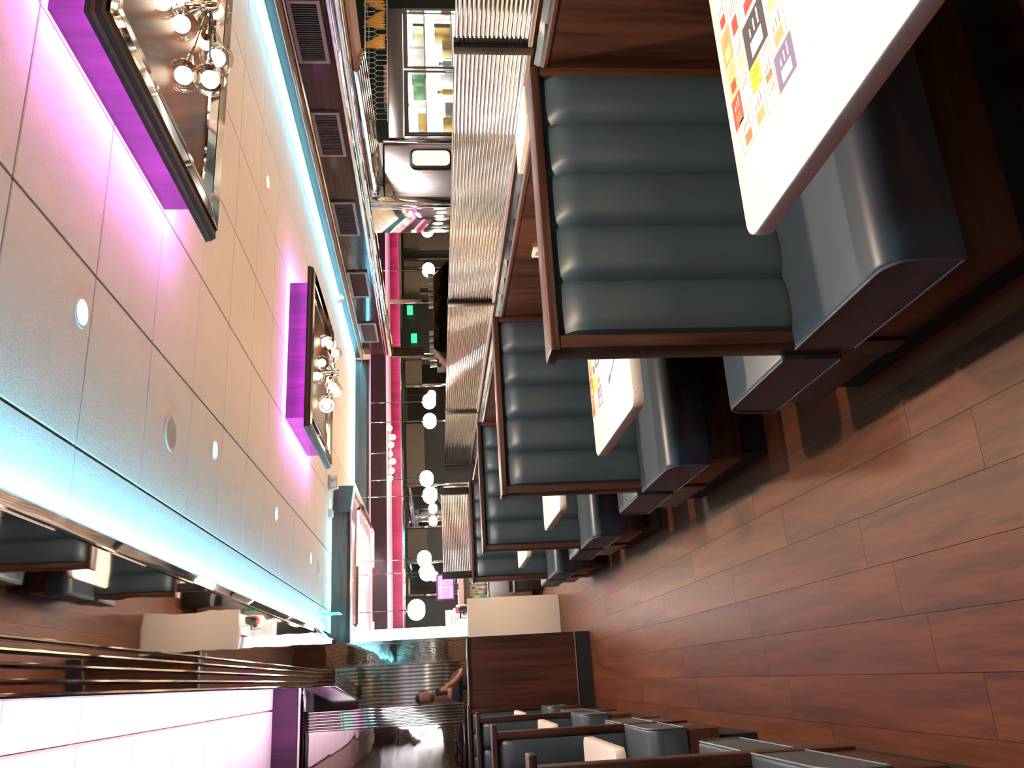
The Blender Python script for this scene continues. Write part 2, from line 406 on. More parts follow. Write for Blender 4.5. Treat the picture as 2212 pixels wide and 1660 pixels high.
# lit cove beyond the near beam
c2 = struct(MB().box(.3, 2.36, 10.12, 17.5, E+1.2, E+1.26).obj('ceiling', TILE))
MB().box(.44, .47, 10.12, 16.0, E+1.02, E+1.2).obj('cove_side', BOXW, c2)
strip('far_cove_led', c2, (2.30, 10.6, E+1.02), (2.30, 15.5, E+1.02), .03, (-.7, 0, 1), PINKW, 12)
strip('far_cove_led', c2, (.50, 10.4, E+1.02), (.50, 15.5, E+1.02), .03, (.7, 0, 1), PINKW, 12)
fr = thing('ceiling_frame', 'chrome framed light opening beyond the dark beam', 'ceiling frame', (1.45, 10.9, E+.97))
for a, b in (((-.75, -.35), (.65, -.2)), ((.65, -.2), (.82, .35)), ((.82, .35), (.82, 2.4)), ((-.75, 2.4), (.82, 2.4)), ((-.75, -.35), (-.75, 2.4))):
    MB().tube([(a[0], a[1], 0), (b[0], b[1], 0)], .028, 4).obj('chrome_bar', CHROME, fr)
# magenta lit fascia in front of the far dining room
REDW = m_wood('red_laminate', (.07, .012, .02), (.14, .022, .035), grain=(1, 1, .06), scale=20)
ff = struct(MB().box(2.0, 9.9, 16.0, 16.08, E+.62, E+.80).obj('trim_5', REDW))
MB().box(.7, 9.9, 15.96, 16.1, E+.565, E+.60).obj('chrome_band', CHROME, ff)
MB().box(.7, 2.0, 16.0, 16.08, E+.62, E+.80).obj('fascia_board', REDW, ff)
MB().box(.7, 9.9, 16.03, 16.08, E+.80, E+.90).obj('white_fascia', TILE, ff); MB().box(.7, 9.9, 16.03, 16.08, E+.90, E+1.2).obj('dark_fascia', DARKM, ff)
MB().box(.7, 9.9, 15.86, 16.0, E+.60, E+.615).obj('led_lip', ALU, ff)
strip('magenta_led', ff, (1.0, 15.9, E+.62), (9.8, 15.9, E+.62), .02, (0, .35, 1), (1.0, .16, .62), 3)
MB().box(.7, 9.9, 16.1, 17.5, E+.60, E+.66).obj('lower_ceiling', DARKM, ff)

# ---- far wall bays: shades, mirrors, chrome mullions
def xw(py): return 1.56+(1300-py)*.0106
def bay(y0, y1, mat, name, z0=.0, z1=E+.56, t=.03):
    return MB().box(xw(y1), xw(y0), 17.5-t, 17.5, z0, z1).obj(name, mat, wf)
bay(452, 500, TEXW, 'wall_panel'); bay(506, 556, GREYF, 'roller_shade', E+.2, t=.06); bay(506, 556, MIRRORP, 'mirror_panel', t=.02)
bay(585, 600, GREYF, 'roller_shade', E+.1, t=.06); bay(608, 648, TEXW, 'wall_panel', t=.03); bay(648, 662, GREYF, 'roller_shade', E+.2, t=.06)
bay(815, 868, GREYF, 'roller_shade', E+.2, t=.06); bay(815, 868, MIRRORP, 'mirror_panel'); bay(872, 944, MIRRORP, 'mirror_panel')
bay(952, 1076, GREYF, 'roller_shade', E+.18, t=.06); bay(1082, 1160, MIRRORP, 'mirror_panel'); bay(1165, 1228, GREYF, 'roller_shade', E+.16, t=.06); bay(1228, 1288, MIRRORP, 'mirror_panel')
for py in (450, 503, 558, 582, 603, 664, 812, 870, 948, 1079, 1162, 1229, 1291):
    MB().box(xw(py)-.02, xw(py)+.02, 17.40, 17.5, 0, E+.58, .005).obj('chrome_mullion', CHROME, wf)
for z, a, b in ((.30, 1085, 1155), (.06, 1085, 1155)): pass

# ================================================================== CEILING FITTINGS
def downlight(x, y, label, power=P_DOWN, cone=128):
    d = thing('recessed_downlight', label, 'downlight', (x, y, TZ), 0, 'recessed ceiling downlights')
    MB().lathe([(.042, -.001), (.046, -.006), (.056, -.006), (.058, -.001)], 24).obj('trim_ring', WHITE, d)
    MB().lathe([(.001, -.003), (.041, -.003), (.041, -.001), (.001, -.001)], 24).obj('lens', LENS, d)
    l = bpy.data.lights.new('downlight_beam', 'SPOT'); l.spot_size = R(cone); l.spot_blend = .55; l.shadow_soft_size = .035; l.energy = power*4; l.color = WARM
    o = bpy.data.objects.new('downlight_beam', l); COL.objects.link(o); o.parent = d; o.location = (0, 0, -.02)
ROW = [(1.275, -.925, 'added warm ceiling downlight just behind the camera, lighting the photographer'), (1.275, -2.78, 'warm ceiling downlight farthest behind the camera'), (1.275, .93, 'warm ceiling downlight straight above the nearest table'), (1.275, 2.784, 'largest visible round downlight, leftmost in the photo, above the first booth bench'), (1.276, 4.63, 'round downlight beside the round ceiling speaker'), (1.273, 6.5, 'third downlight along the aisle, level with the second light raft'),  # the one just behind the camera is added to light the person
       (1.19, 8.35, 'fourth downlight along the aisle, before the far beam'), (1.10, 9.63, 'last and smallest downlight on the aisle, beside the far beam')]
for x, y, lb in ROW: downlight(x, y, lb)
for x, y, lb in ((3.70, 1.95, 'downlight on the kitchen side of the nearest light raft'), (3.65, 5.66, 'downlight between the two light rafts on the kitchen side'), (3.70, 9.5, 'downlight past the second raft on the kitchen side'), (3.9, 11.85, 'far downlight before the blue-lit beam')): downlight(x, y, lb, 150, 84)
for x, y, lb in ((1.3, 14.6, 'added downlight in the far dining room beside the white pillar'), (3.2, 14.6, 'added downlight in the far dining room before the tall grey shade'), (5.2, 14.6, 'added downlight in the far dining room beyond the perforated column'), (7.4, 14.2, 'added downlight in the far dining room nearest the kitchen')): downlight(x, y, lb, 60, 130)  # these four are added to brighten the far dining room

def ceil_speaker(x, y, r, label):
    d = thing('ceiling_speaker', label, 'speaker', (x, y, TZ))
    MB().lathe([(r*.86, -.001), (r*.88, -.008), (r, -.008), (r*1.02, -.001)], 28).obj('rim', OFFW, d)
    MB().lathe([(.001, -.005), (r*.87, -.005), (r*.87, -.001), (.001, -.001)], 28).obj('grille', m_plain('speaker_grille', (.42, .36, .31), .7), d)
ceil_speaker(1.15, 3.85, .085, 'round off-white ceiling speaker beside the second downlight')
ceil_speaker(1.15, 8.92, .075, 'small round ceiling speaker near the far beam')

# light rafts: lit wood box, overhanging frame, stepped chrome inner frame, veneer panel
def raft(cx, cy, label, clabel, spec, gl):
    r = thing('ceiling_light_raft', label, 'ceiling light', (cx, cy, TZ))
    bh, fh = .615, .725
    ring = lambda mb, a, b, z0, z1: mb.box(-a, a, -a, -b, z0, z1).box(-a, a, b, a, z0, z1).box(-a, -b, -b, b, z0, z1).box(b, a, -b, b, z0, z1)
    ring(MB(), bh, bh-.03, -.165, 0).obj('raft_box', BOXW, r)
    ring(MB(), fh-.004, fh-.19, -.195, -.165).obj('frame_board', WOODH, r)
    def prof_ring(pts, mat, name):
        # mitred moulding: pts are (half-width, z)
        mb = MB(); rings = [[mb.bm.verts.new((sx*a, sy*a, z)) for sx, sy in ((-1, -1), (1, -1), (1, 1), (-1, 1))] for a, z in pts]
        for A, Bq in zip(rings, rings[1:]):
            for k in range(4): mb.bm.faces.new((A[k], A[(k+1) % 4], Bq[(k+1) % 4], Bq[k]))
        mb.obj(name, mat, r, 0)
    prof_ring([(fh-.02, -.165), (fh, -.165), (fh-.012, -.212), (fh-.035, -.214)], m_plain('raft_edge_wood', (.045, .018, .012), .45, 0, Specular_IOR_Level=.2), 'frame_edge')
    prof_ring([(fh-.035, -.212), (fh-.04, -.226), (fh-.115, -.216), (fh-.12, -.200)], CHROME, 'chrome_moulding')
    prof_ring([(fh-.12, -.202), (fh-.125, -.214), (fh-.195, -.196), (fh-.20, -.172)], CHROME, 'chrome_moulding')
    MB().box(-fh+.19, fh-.19, -fh+.19, fh-.19, -.186, -.178).obj('veneer_panel', PANELW, r)
    z = -.160
    for a, b in (((-bh-.05, -bh-.05), (bh+.05, -bh-.05)), ((-bh-.05, bh+.05), (bh+.05, bh+.05)), ((-bh-.05, -bh-.05), (-bh-.05, bh+.05)), ((bh+.05, -bh-.05), (bh+.05, bh+.05))):
        strip('raft_led', r, (a[0], a[1], z), (b[0], b[1], z), .03, (0, 0, 1), MAG, P_LED_M)
    c = thing('globe_chandelier', clabel, 'chandelier', (cx, cy, TZ-.186))
    MB().lathe([(.001, 0), (.07, 0), (.07, -.012), (.03, -.022), (.014, -.03), (.014, -.10), (.03, -.105), (.042, -.125), (.042, -.15), (.03, -.168), (.001, -.172)], 20).obj('hub', CHROME, c)
    rad, inr = gl
    for i, (dx, dy, dz) in enumerate(spec):
        p = Vector((dx, dy, dz)); h0 = Vector((0, 0, -.135)); d = (p-h0).normalized()
        arm = MB().tube([h0+d*.03, p-d*(rad-.004)], .0055, 8).obj('arm', CHROME, c)
        cup = MB().tube([p-d*(rad+.03), p-d*(rad-.012)], [.012, .024], 12).obj('socket', CHROME, arm)
        g = MB().sphere(p, rad, 24).obj('glass_globe', CLEAR, c, 180)
        MB().sphere(p, inr, 16).obj('bulb', BULB, g, 180)
    return r
def wp(x, y, z, cx, cy): return (x-cx, y-cy, E+z-(TZ-.186))
CX, CY1, CY2 = 2.73, 2.89, 7.38
sp1 = [wp(2.37, 2.9, .965, CX, CY1), wp(2.375, 2.93, .868, CX, CY1), wp(2.50, 2.95, .855, CX, CY1), wp(2.61, 2.88, .985, CX, CY1), wp(2.52, 2.66, .99, CX, CY1), wp(2.60, 2.72, .96, CX, CY1), wp(2.73, 2.93, .87, CX, CY1), wp(2.95, 3.0, .90, CX, CY1), wp(3.05, 2.75, .95, CX, CY1), wp(2.80, 3.2, .98, CX, CY1)]
sp2 = [wp(3.04, 7.37, .97, CX, CY2), wp(3.0, 7.33, .93, CX, CY2), wp(2.93, 7.40, .885, CX, CY2), wp(2.80, 7.30, .985, CX, CY2), wp(2.60, 7.37, .90, CX, CY2), wp(2.55, 7.34, .87, CX, CY2), wp(2.60, 7.1, 1.0, CX, CY2), wp(2.44, 7.37, .955, CX, CY2), wp(2.40, 7.33, .94, CX, CY2), wp(2.75, 7.62, .95, CX, CY2)]
raft(CX, CY1, 'large magenta-lit square ceiling raft nearest the camera, chrome frame and walnut panel', 'globe chandelier under the nearest magenta ceiling raft', sp1, (.069, .036))
raft(CX, CY2, 'second magenta-lit square ceiling raft, farther along the ceiling', 'globe chandelier under the second magenta ceiling raft', sp2, (.069, .036))

# far chandelier in front of the magenta fascia
c3 = thing('globe_chandelier', 'string of globe bulbs in front of the far magenta fascia', 'chandelier', (4.05, 15.3, TZ))
MB().tube([(0, 0, 0), (0, 0, -.36)], .012, 8).obj('stem', CHROME, c3)
MB().tube([(-.5, 0, -.38), (.5, 0, -.38)], .015, 8).obj('bar', CHROME, c3)
for i in range(7):
    MB().sphere((-.48+.16*i, (i % 2)*.06, -.40-.03*(i % 3)), .055, 14).obj('bulb', BULB, c3, 180)

# small fittings
d = thing('dome_camera', 'small white dome camera on the blue-lit fascia', 'camera', (4.83, 10.25, TZ))
MB().lathe([(.001, 0), (.06, 0), (.06, -.03), (.055, -.04), (.001, -.04)], 20).obj('base', WHITE, d); MB().sphere((0, 0, -.04), .047, 16).obj('dome', OFFW, d, 180)
d = thing('emergency_light', 'beige twin emergency light unit on the ceiling by the far beam', 'emergency light', (2.22, 9.65, TZ))
MB().prism([(-.09, 0), (.09, 0), (.075, -.10), (-.06, -.11)], -.05, .05, 'y', .008).obj('housing', OFFW, d); MB().sphere((-.02, -.06, -.06), .04, 14, (1, .6, 1)).obj('lamp_head', WHITE, d, 180)
MB().sphere((.05, -.06, -.05), .03, 14, (1, .6, 1)).obj('lamp_head', WHITE, d, 180)
d = thing('smoke_detector', 'small white detector on the ceiling edge beside the beam', 'detector', (1.88, 9.72, TZ))
MB().lathe([(.001, 0), (.06, 0), (.06, -.02), (.04, -.045), (.001, -.045)], 20).obj('body', WHITE, d)
d = thing('exit_sign', 'edge-lit green exit sign panel hanging at the end of the ceiling', 'sign', (.73, 9.2, TZ))
MB().box(-.03, .03, -.16, .16, -.025, 0, .004).obj('ceiling_bracket', WHITE, d)
MB().box(-.004, .004, -.15, .15, -.20, -.025).obj('acrylic_panel', m_emit('green_acrylic', (.10, .85, .45), .9), d)

# ================================================================== BOOTHS
def channel_back(x0, x1, z0, z1, y, sgn, n=5, D=.055):
    """upholstered back with n vertical rolls, facing sgn along y"""
    nu, nv = n*10, 16
    def f(u, v):
        t = (u*n) % 1 if u < 1 else 1.0
        c = max(0, 1-abs(2*t-1)**2.6); e = 1-max(0, (abs(2*v-1)-.72)/.28)**2.4
        ex = min(1, min(u, 1-u)/.012)
        d = (.012+D*(.22+.78*c**.6))*max(0, e)**.55*ex
        z = z0+(z1-z0)*v
        return Vector((x0+(x1-x0)*u, y+sgn*d, z))
    return MB().grid(f, nu, nv)
def bench(sx, length, near=True, far=True, raise_=0, cap_in=0, seat_in=.0):
    """double-sided booth bench; local x=0 is the aisle end, runs to sx*length; y=0 mid back"""
    X = lambda a, b: (min(sx*a, sx*b), max(sx*a, sx*b))
    H, SB, ST = E-.361, .323, .515
    root = bpy.data.objects.new('booth_bench', None); COL.objects.link(root)
    fy0, fy1 = (-.64 if near else -.05), (.62 if far else .05)
    z0 = -raise_
    x0, x1 = X(.04, length); MB().box(x0, x1, fy0+.07, fy1-.07, z0, .15).obj('toe_kick', KICK, root)
    x0, x1 = X(.0, length); MB().box(x0, x1, fy0+.015, fy1-.015, .15, SB, .004).obj('seat_base', WOODH, root)
    # back carcass
    MB().box(*X(.012, length), -.02, .02, SB, H-.02).obj('back_board', WOOD, root)
    MB().box(*X(-.012, .03), -.055, .055, .15, H-.022, .004).obj('end_stile', WOOD, root)
    MB().box(*X(length-.035, length), -.055, .055, SB, H-.022, .003).obj('end_stile', WOOD, root)
    MB().box(*X(-.022-cap_in, length), -.062, .062, H-.03, H, .006).obj('cap_rail', WOODH, root)
    for on_, sg in ((near, -1), (far, 1)):
        if not on_: continue
        a, b = X(.02, length-.025)
        channel_back(a, b, ST-.06, H-.03, sg*.02, sg).obj('back_cushion', VINYL, root, 40)
        yb, yf = sg*.05, (fy0 if sg < 0 else fy1)
        a, b = X(-.028-seat_in, length)
        mb = MB(); r = bmesh.ops.create_cube(mb.bm, size=1)
        for v in r['verts']:
            v.co = Vector((a+(v.co.x+.5)*(b-a), min(yb, yf)+(v.co.y+.5)*abs(yf-yb), SB+(v.co.z+.5)*(ST+.012-SB)))
        ft = [e for e in mb.bm.edges if all(abs(v.co.y-yf) < 1e-4 and v.co.z > ST for v in e.verts)]
        oth = [e for e in mb.bm.edges if e not in ft and all(v.co.z > SB+.01 or abs(v.co.y-yf) < 1e-4 for v in e.verts)]
        bmesh.ops.bevel(mb.bm, geom=ft, offset=.075, segments=6, profile=.5, affect='EDGES')
        top = [e for e in mb.bm.edges if all(v.co.z > SB+.02 for v in e.verts) and len(e.link_faces) == 2 and e.calc_face_angle(0) > R(60)]
        bmesh.ops.bevel(mb.bm, geom=top, offset=.014, segments=3, profile=.5, affect='EDGES')
        cu = mb.obj('seat_cushion', VINYL2, root, 50)
        xe = sx*(-.030-seat_in)
        yfi = yf-sg*.014*-1*0
        path = [(xe, yb, ST+.006)]+[(xe, yf-sg*.075+sg*.075*math.sin(q), ST+.006-.075+.075*math.cos(q)) for q in [i*math.pi/12 for i in range(7)]]+[(xe, yf, SB+.01)]
        MB().tube(path, .0045, 6).obj('piping', PIPE, cu)
        MB().tube([(xe, yb, SB+.006), (xe, yf, SB+.006)], .0035, 6).obj('piping', PIPE, cu)
    return root
DY = 2.1; YR = 2.405
br = bench(1, 1.025)
rl = ['first right-hand booth bench, largest, slate vinyl, beside the nearest table', 'second right-hand booth bench, behind the second white table', 'third right-hand booth bench along the aisle', 'fourth right-hand booth bench, farthest, under the ribbed glass panel']
for k, lb in enumerate(rl):
    o = br if k == 0 else dup(br, (0, 0, 0), lb)
    o.location = (.945, YR+DY*k, 0); tag(o, lb, 'booth bench', 'double booth benches on the right of the aisle')
RZ = .07; YL = 3.12
bl = bench(-1, 1.10, raise_=RZ, cap_in=.03, seat_in=-.02)
ll = ['nearest left-hand booth bench, cut off by the photo edge', 'second left-hand booth bench along the aisle', 'third left-hand booth bench along the aisle']
for k, lb in enumerate(ll):
    o = bl if k == 0 else dup(bl, (0, 0, 0), lb)
    o.location = (-.30, YL+DY*k, RZ); tag(o, lb, 'booth bench', 'double booth benches on the left of the aisle')
b4 = bench(-1, 1.10, near=True, far=False, raise_=RZ, cap_in=.03, seat_in=-.02)
b4.location = (-.30, 9.43, RZ); tag(b4, 'last left-hand booth bench, single, backing on to the mirrored end wall', 'booth bench')

# tables
def table(sx, x0, x1, yc, w, ztop, label, xp):
    t = thing('booth_table', label, 'table', (0, yc, 0), 0, 'white quartz booth tables')
    th, r, h = .045, .05, w/2
    a, b = min(x0, x1), max(x0, x1); pts = []
    xe, xwall = (a, b) if sx > 0 else (b, a)
    for cx_, cy_, a0 in ((xe+sx*r, -h+r, -90), (xe+sx*r, h-r, 180)):
        for i in range(7):
            q = R((a0-i*15) if sx > 0 else (a0+i*15)) if a0 == -90 else R((180-i*15) if sx > 0 else (i*15))
            pts.append((cx_+r*math.cos(q), cy_+r*math.sin(q)))
    if sx > 0: pts = [(xwall, -h)]+pts+[(xwall, h)]
    else: pts = [(xwall, -h)]+pts+[(xwall, h)]
    MB().prism(pts, ztop-th, ztop, 'z', .004).obj('table_top', QUARTZ, t)
    MB().lathe([(.04, .02), (.04, ztop-th-.02), (.12, ztop-th-.02), (.12, ztop-th)], 18, (xp, 0, 0)).obj('pedestal', KICK, t)
    MB().lathe([(.22, 0), (.22, .012), (.05, .03), (.04, .04)], 24, (xp, 0, 0)).obj('base_plate', KICK, t)
    return t
ZT = E-.775
for k, lb in enumerate(('nearest white quartz table, overexposed, at the upper right of the photo', 'second white table, between the first and second right-hand benches', 'third white table, between the second and third right-hand benches', 'fourth and smallest right-hand white table, before the last bench')):
    table(1, .965, 1.955, YR-DY/2+DY*k, .82, ZT, lb, 1.5)
for k, lb in enumerate(('nearest left-hand white table, cut off by the photo edge', 'second left-hand white table along the aisle', 'farthest left-hand white table, near the mirrored wall')):
    table(-1, -.30, -1.42, YL+DY*(k+.5), .84, E-.72, lb, -.9)

# paper placemats printed with a grid of coloured adverts
M_PAPER = m_plain('placemat_paper', (.85, .82, .78), .6)
INK = [m_plain('ink_%d' % i, c, .6) for i, c in enumerate(((.45, .06, .05), (.80, .62, .05), (.06, .06, .08), (.16, .14, .26), (.55, .30, .12), (.75, .70, .62), (.30, .16, .08), (.85, .75, .25)))]
BORDER = m_plain('advert_border', (.32, .20, .13), .7)
def placemat(x0, x1, y0, y1, label, cells):
    """cells: (x0, x1, y0, y1, ink index or None for plain, picture ink or None)"""
    p = thing('placemat', label, 'placemat', (x0, y0, ZT), 0, 'printed paper placemats on the tables')
    MB().box(0, x1-x0, 0, y1-y0, .0002, .0010).obj('paper', M_PAPER, p, 0)
    for ca, cb, ya, yb, ink, pic in cells:
        q = MB().box(ca-x0, cb-x0, ya-y0, yb-y0, .0010, .0012).obj('advert', BORDER, p, 0)
        MB().box(ca-x0+.002, cb-x0-.002, ya-y0+.002, yb-y0-.002, .0012, .0014).obj('advert_ground', M_PAPER if ink is None else INK[ink], q, 0)
        w, h = cb-ca, yb-ya
        if pic is not None: MB().box(ca-x0+w*.12, ca-x0+w*.45, ya-y0+h*.2, ya-y0+h*.75, .0014, .0016).obj('advert_picture', INK[pic], q, 0)
        mb = MB()
        for i in range(3): mb.box(ca-x0+w*.55, ca-x0+w*(.9-.08*i), ya-y0+h*(.25+.2*i), ya-y0+h*(.31+.2*i), .0014, .0016)
        mb.obj('advert_lettering', INK[5] if ink in (2, 3, 0) else INK[6], q, 0)
placemat(1.165, 1.66, 1.12, 1.73, 'advert-covered paper placemat on the nearest white table', [
    (1.168, 1.262, 1.381, 1.474, 3, 5), (1.264, 1.355, 1.392, 1.474, None, 4), (1.357, 1.45, 1.40, 1.474, None, 7),
    (1.168, 1.225, 1.476, 1.54, None, None), (1.227, 1.29, 1.476, 1.54, None, 6), (1.292, 1.33, 1.476, 1.54, None, None), (1.332, 1.455, 1.476, 1.60, 2, 5), (1.457, 1.56, 1.476, 1.60, None, 0),
    (1.168, 1.262, 1.542, 1.622, None, 4), (1.264, 1.33, 1.542, 1.60, 1, None),
    (1.168, 1.262, 1.624, 1.70, None, 6), (1.264, 1.36, 1.602, 1.665, None, None), (1.362, 1.46, 1.602, 1.665, None, 7), (1.462, 1.60, 1.602, 1.665, None, 0),
    (1.17, 1.25, 1.702, 1.728, 5, None), (1.252, 1.34, 1.667, 1.728, 0, 6), (1.342, 1.44, 1.667, 1.728, 7, 0), (1.442, 1.54, 1.667, 1.728, 4, 7), (1.542, 1.64, 1.667, 1.728, None, 0)])
placemat(1.15, 1.64, 3.22, 3.86, 'advert-covered paper placemat on the second white table', [
    (1.155, 1.25, 3.60, 3.69, 3, 5), (1.252, 1.35, 3.60, 3.69, None, 6), (1.352, 1.45, 3.60, 3.69, 2, 5), (1.155, 1.25, 3.692, 3.78, None, 4), (1.252, 1.33, 3.692, 3.78, 1, None), (1.332, 1.45, 3.692, 3.78, None, 0),
    (1.155, 1.25, 3.782, 3.855, 6, 0), (1.252, 1.35, 3.782, 3.855, 0, 7), (1.352, 1.45, 3.782, 3.855, 4, 6)])
f_ = thing('fork', 'small dark fork lying on the second table placemat', 'fork', (1.22, 3.36, ZT+.001), R(20))
MB().box(-.006, .006, -.09, .03, 0, .003).obj('handle', STEEL, f_)
for k in range(4): MB().box(-.012+.007*k, -.009+.007*k, .03, .08, 0, .003).obj('tine', STEEL, f_)
o = MB().box(1.955, 1.97, 3.62, 3.71, E-.59, E-.51, .003).obj('wall_plate', OFFW); tag(o, 'small cream outlet plate on the low walnut wall past the first bench', 'outlet plate')
MB().box(1.952, 1.956, 3.645, 3.685, E-.575, E-.525).obj('socket_face', BEIGE, o)

# ================================================================== RIBBED GLASS SCREENS
def reed_mesh(length, z0, z1, n, t=.012):
    """flat back, n half-round reeds running along y"""
    prof = [(t*.4, z0), (t*.4, z1)]; front = []
    hh = (z1-z0)/n
    for i in range(n):
        for q in range(6): front.append((-t*math.sin(math.pi*q/6)*.9, z0+hh*(i+q/6)))
    front.append((0, z1)); mb = MB()
    mb.prism(front+[(t*.5, z1), (t*.5, z0)], 0, length, 'y')
    return mb
XG = 4.30; GZ0, GZ1 = E-.775, E-.225
gs = thing('glass_screen', 'long ribbed glass screen with dark posts between dining room and kitchen', 'glass partition', (XG, 0, 0))
posts = [.5, 4.93, 9.28, 13.65, 17.3]
for a, b in zip(posts, posts[1:]):
    reed_mesh(b-a-.08, GZ0+.02, GZ1, 17, .010).obj('glass_panel', REED, gs, 60).location = (0, a+.04, 0)
for y in posts: MB().box(-.035, .055, y-.04, y+.04, GZ0-.02, GZ1+.006, .004).obj('post', DARKM, gs)
MB().box(-.03, .045, .5, 17.3, GZ0-.01, GZ0+.02, .004).obj('bottom_rail', ALU, gs)
wg = struct(MB().box(XG-.01, XG+.06, -2, 17.3, 0, GZ0-.01).obj('wall_divider', WOODY))
# tufted banquette under the screen
bq = thing('banquette', 'long slate tufted banquette under the ribbed glass screen', 'banquette', (XG-.02, 0, 0))
def bq_back(y0, y1, n):
    def f(u, v):
        t = (u*n) % 1 if u < 1 else 1.; c = max(0, 1-abs(2*t-1)**2.6); e = max(0, 1-max(0, (abs(2*v-1)-.7)/.3)**2.4)
        return Vector((-(.02+.06*c**.6)*e**.55, y0+(y1-y0)*u, .46+(GZ0-.04-.46)*v))
    return MB().grid(f, n*8, 12)
for k in range(4): bq_back(1.2+3.9*k, 1.2+3.9*(k+1)-.02, 9).obj('back_cushion', VINYL, bq, 40)
MB().box(-.55, -.03, 1.2, 16.8, .32, .48, .03, 3).obj('seat_cushion', VINYL2, bq); MB().box(-.5, 0, 1.2, 16.8, 0, .32).obj('seat_base', WOODY, bq)
# a table with rounded end seen over the low wall
ct = thing('high_table', 'white round-ended high table beyond the low wall, below the ribbed glass', 'table', (3.30, 4.52, 0))
pts = [(-.16, -.22), (-.10, -.29), (.0, -.31), (.10, -.29), (.16, -.22), (.16, .26), (.12, .30), (-.12, .30), (-.16, .26)]
MB().prism(pts, E-.65, E-.61, 'z', .004).obj('table_top', QUARTZ, ct)
MB().lathe([(.22, 0), (.22, .015), (.04, .03), (.04, E-.65)], 20).obj('pedestal', KICK, ct)
# short screen standing on the last right-hand bench
YB4 = YR+DY*3
g2 = thing('glass_screen', 'short ribbed glass screen standing on the fourth right-hand bench', 'glass partition', (.99, YB4, 0))
m2 = reed_mesh(.80, E-.345, E-.07, 16, .008).obj('glass_panel', REED, g2, 60); m2.rotation_euler.z = R(-90); m2.location = (.05, 0, 0)
for x in (.02, .88): MB().box(x-.035, x+.035, -.03, .03, E-.36, E-.06, .003).obj('post', DARKM, g2)
MB().box(0, .9, -.02, .02, E-.361, E-.345).obj('bottom_rail', ALU, g2)

# ================================================================== KITCHEN SIDE
kw = struct(MB().box(5.12, 9.9, 8.62, 8.75, 0, E+1.05).obj('wall_kitchen', DARKG))
MB().box(5.12, 5.68, 8.03, 8.62, E+.47, E+1.04).obj('door_head', STEEL, kw)
MB().box(4.88, 4.96, 7.98, 8.62, 0, E+.60, .006).obj('chrome_column', CHROME, kw)
MB().box(4.84, 4.88, 8.0, 8.05, 0, E+.60, .006).obj('chrome_column', CHROME, kw)
dr = struct(MB().box(4.97, 5.66, 8.03, 8.07, 0, E+.45, .004).obj('door_1', STEEL))
def rrect(cx, cz, w, h, r, n=5):
    p = []
    for sx, sz, a in ((1, 1, 0), (-1, 1, 90), (-1, -1, 180), (1, -1, 270)):
        for i in range(n+1):
            q = R(a+90*i/n); p.append((cx+sx*(w-r)+r*math.cos(q), cz+sz*(h-r)+r*math.sin(q)))
    return p
MB().prism(rrect(5.46, E-.06, .125, .235, .07), 8.0, 8.03, 'y', .004).obj('window_gasket', BLACKP, dr)
MB().prism(rrect(5.46, E-.06, .095, .205, .055), 7.994, 8.0, 'y').obj('window_pane', m_emit('lit_kitchen_pane', (1, .90, .70), .45), dr)
MB().box(5.66, 5.70, 8.0, 8.07, 0, E+.46, .004).obj('door_frame', CHROME, dr)
MB().box(4.97, 5.06, 7.99, 8.03, E+.36, E+.44, .004).obj('closer', OFFW, dr)

kl = thing('kitchen_fill_lamp', 'unseen long white fill lamp added under the kitchen ceiling', 'lamp', (6.4, 5.6, E+1.0))  # added lamp, hidden from view, brightens the dark kitchen
MB().box(-.15, .15, -1.6, 1.6, 0, .05, .01).obj('housing', WHITE, kl); MB().box(-.12, .12, -1.55, 1.55, -.012, 0).obj('diffuser', m_emit('fill_white', (1, .95, .85), 3), kl)
area('kitchen_fill_light', kl, (0, 0, -.02), .24, 3.1, (0, 0, -1), (1, .88, .84), 45)
# refrigerator with lit glass doors
fg = thing('refrigerator', 'stainless refrigerator with brightly lit glass doors at the top right', 'refrigerator', (6.61, 8.35, 0))
hw, ht = .90, E+.40
MB().box(-hw, -hw+.06, -.35, .27, .1, ht).box(hw-.06, hw, -.35, .27, .1, ht).box(-hw, hw, .24, .27, .1, ht).box(-hw, hw, -.35, .27, .1, .18).box(-hw, hw, -.35, .27, ht-.06, ht).obj('cabinet', STEEL, fg)
MB().box(-hw, hw, -.37, -.35, ht-.17, ht, .005).obj('header', STEEL, fg)
M_FRL = m_emit('fridge_lamp', (1, .98, .92), 7)
MB().box(-hw+.06, hw-.06, .225, .24, .2, ht-.2).obj('lit_back_panel', m_emit('fridge_backlight', (1, .98, .93), 4.0), fg)
MB().box(-hw+.07, hw-.07, -.28, -.24, ht-.22, ht-.18).obj('lamp', M_FRL, fg)
for x in (-hw+.08, hw-.10): MB().box(x, x+.02, -.27, -.25, .25, ht-.25).obj('lamp', M_FRL, fg)
for i, (a, b) in enumerate(((-hw+.02, -.01), (.01, hw-.02))):
    dd = MB().box(a, b, -.40, -.37, .12, .17).box(a, b, -.40, -.37, ht-.225, ht-.175).box(a, a+.035, -.40, -.37, .17, ht-.225).box(b-.035, b, -.40, -.37, .17, ht-.225).obj('door', CHROME, fg)
    MB().box(a+.035, b-.035, -.388, -.382, .17, ht-.225).obj('glass', PANE, dd)
    MB().box((a+b)/2-.32 if i else b-.03, (a+b)/2-.31 if i else b-.02, -.43, -.40, .9, 1.4).obj('handle', CHROME, dd)
for z in (.55, .95, 1.30, 1.62): MB().box(-hw+.07, hw-.07, -.30, .2, z, z+.015).obj('shelf', WHITE, fg)
rnd = random.Random(4)
FN = ['white', 'amber', 'red', 'green', 'cream', 'grey']
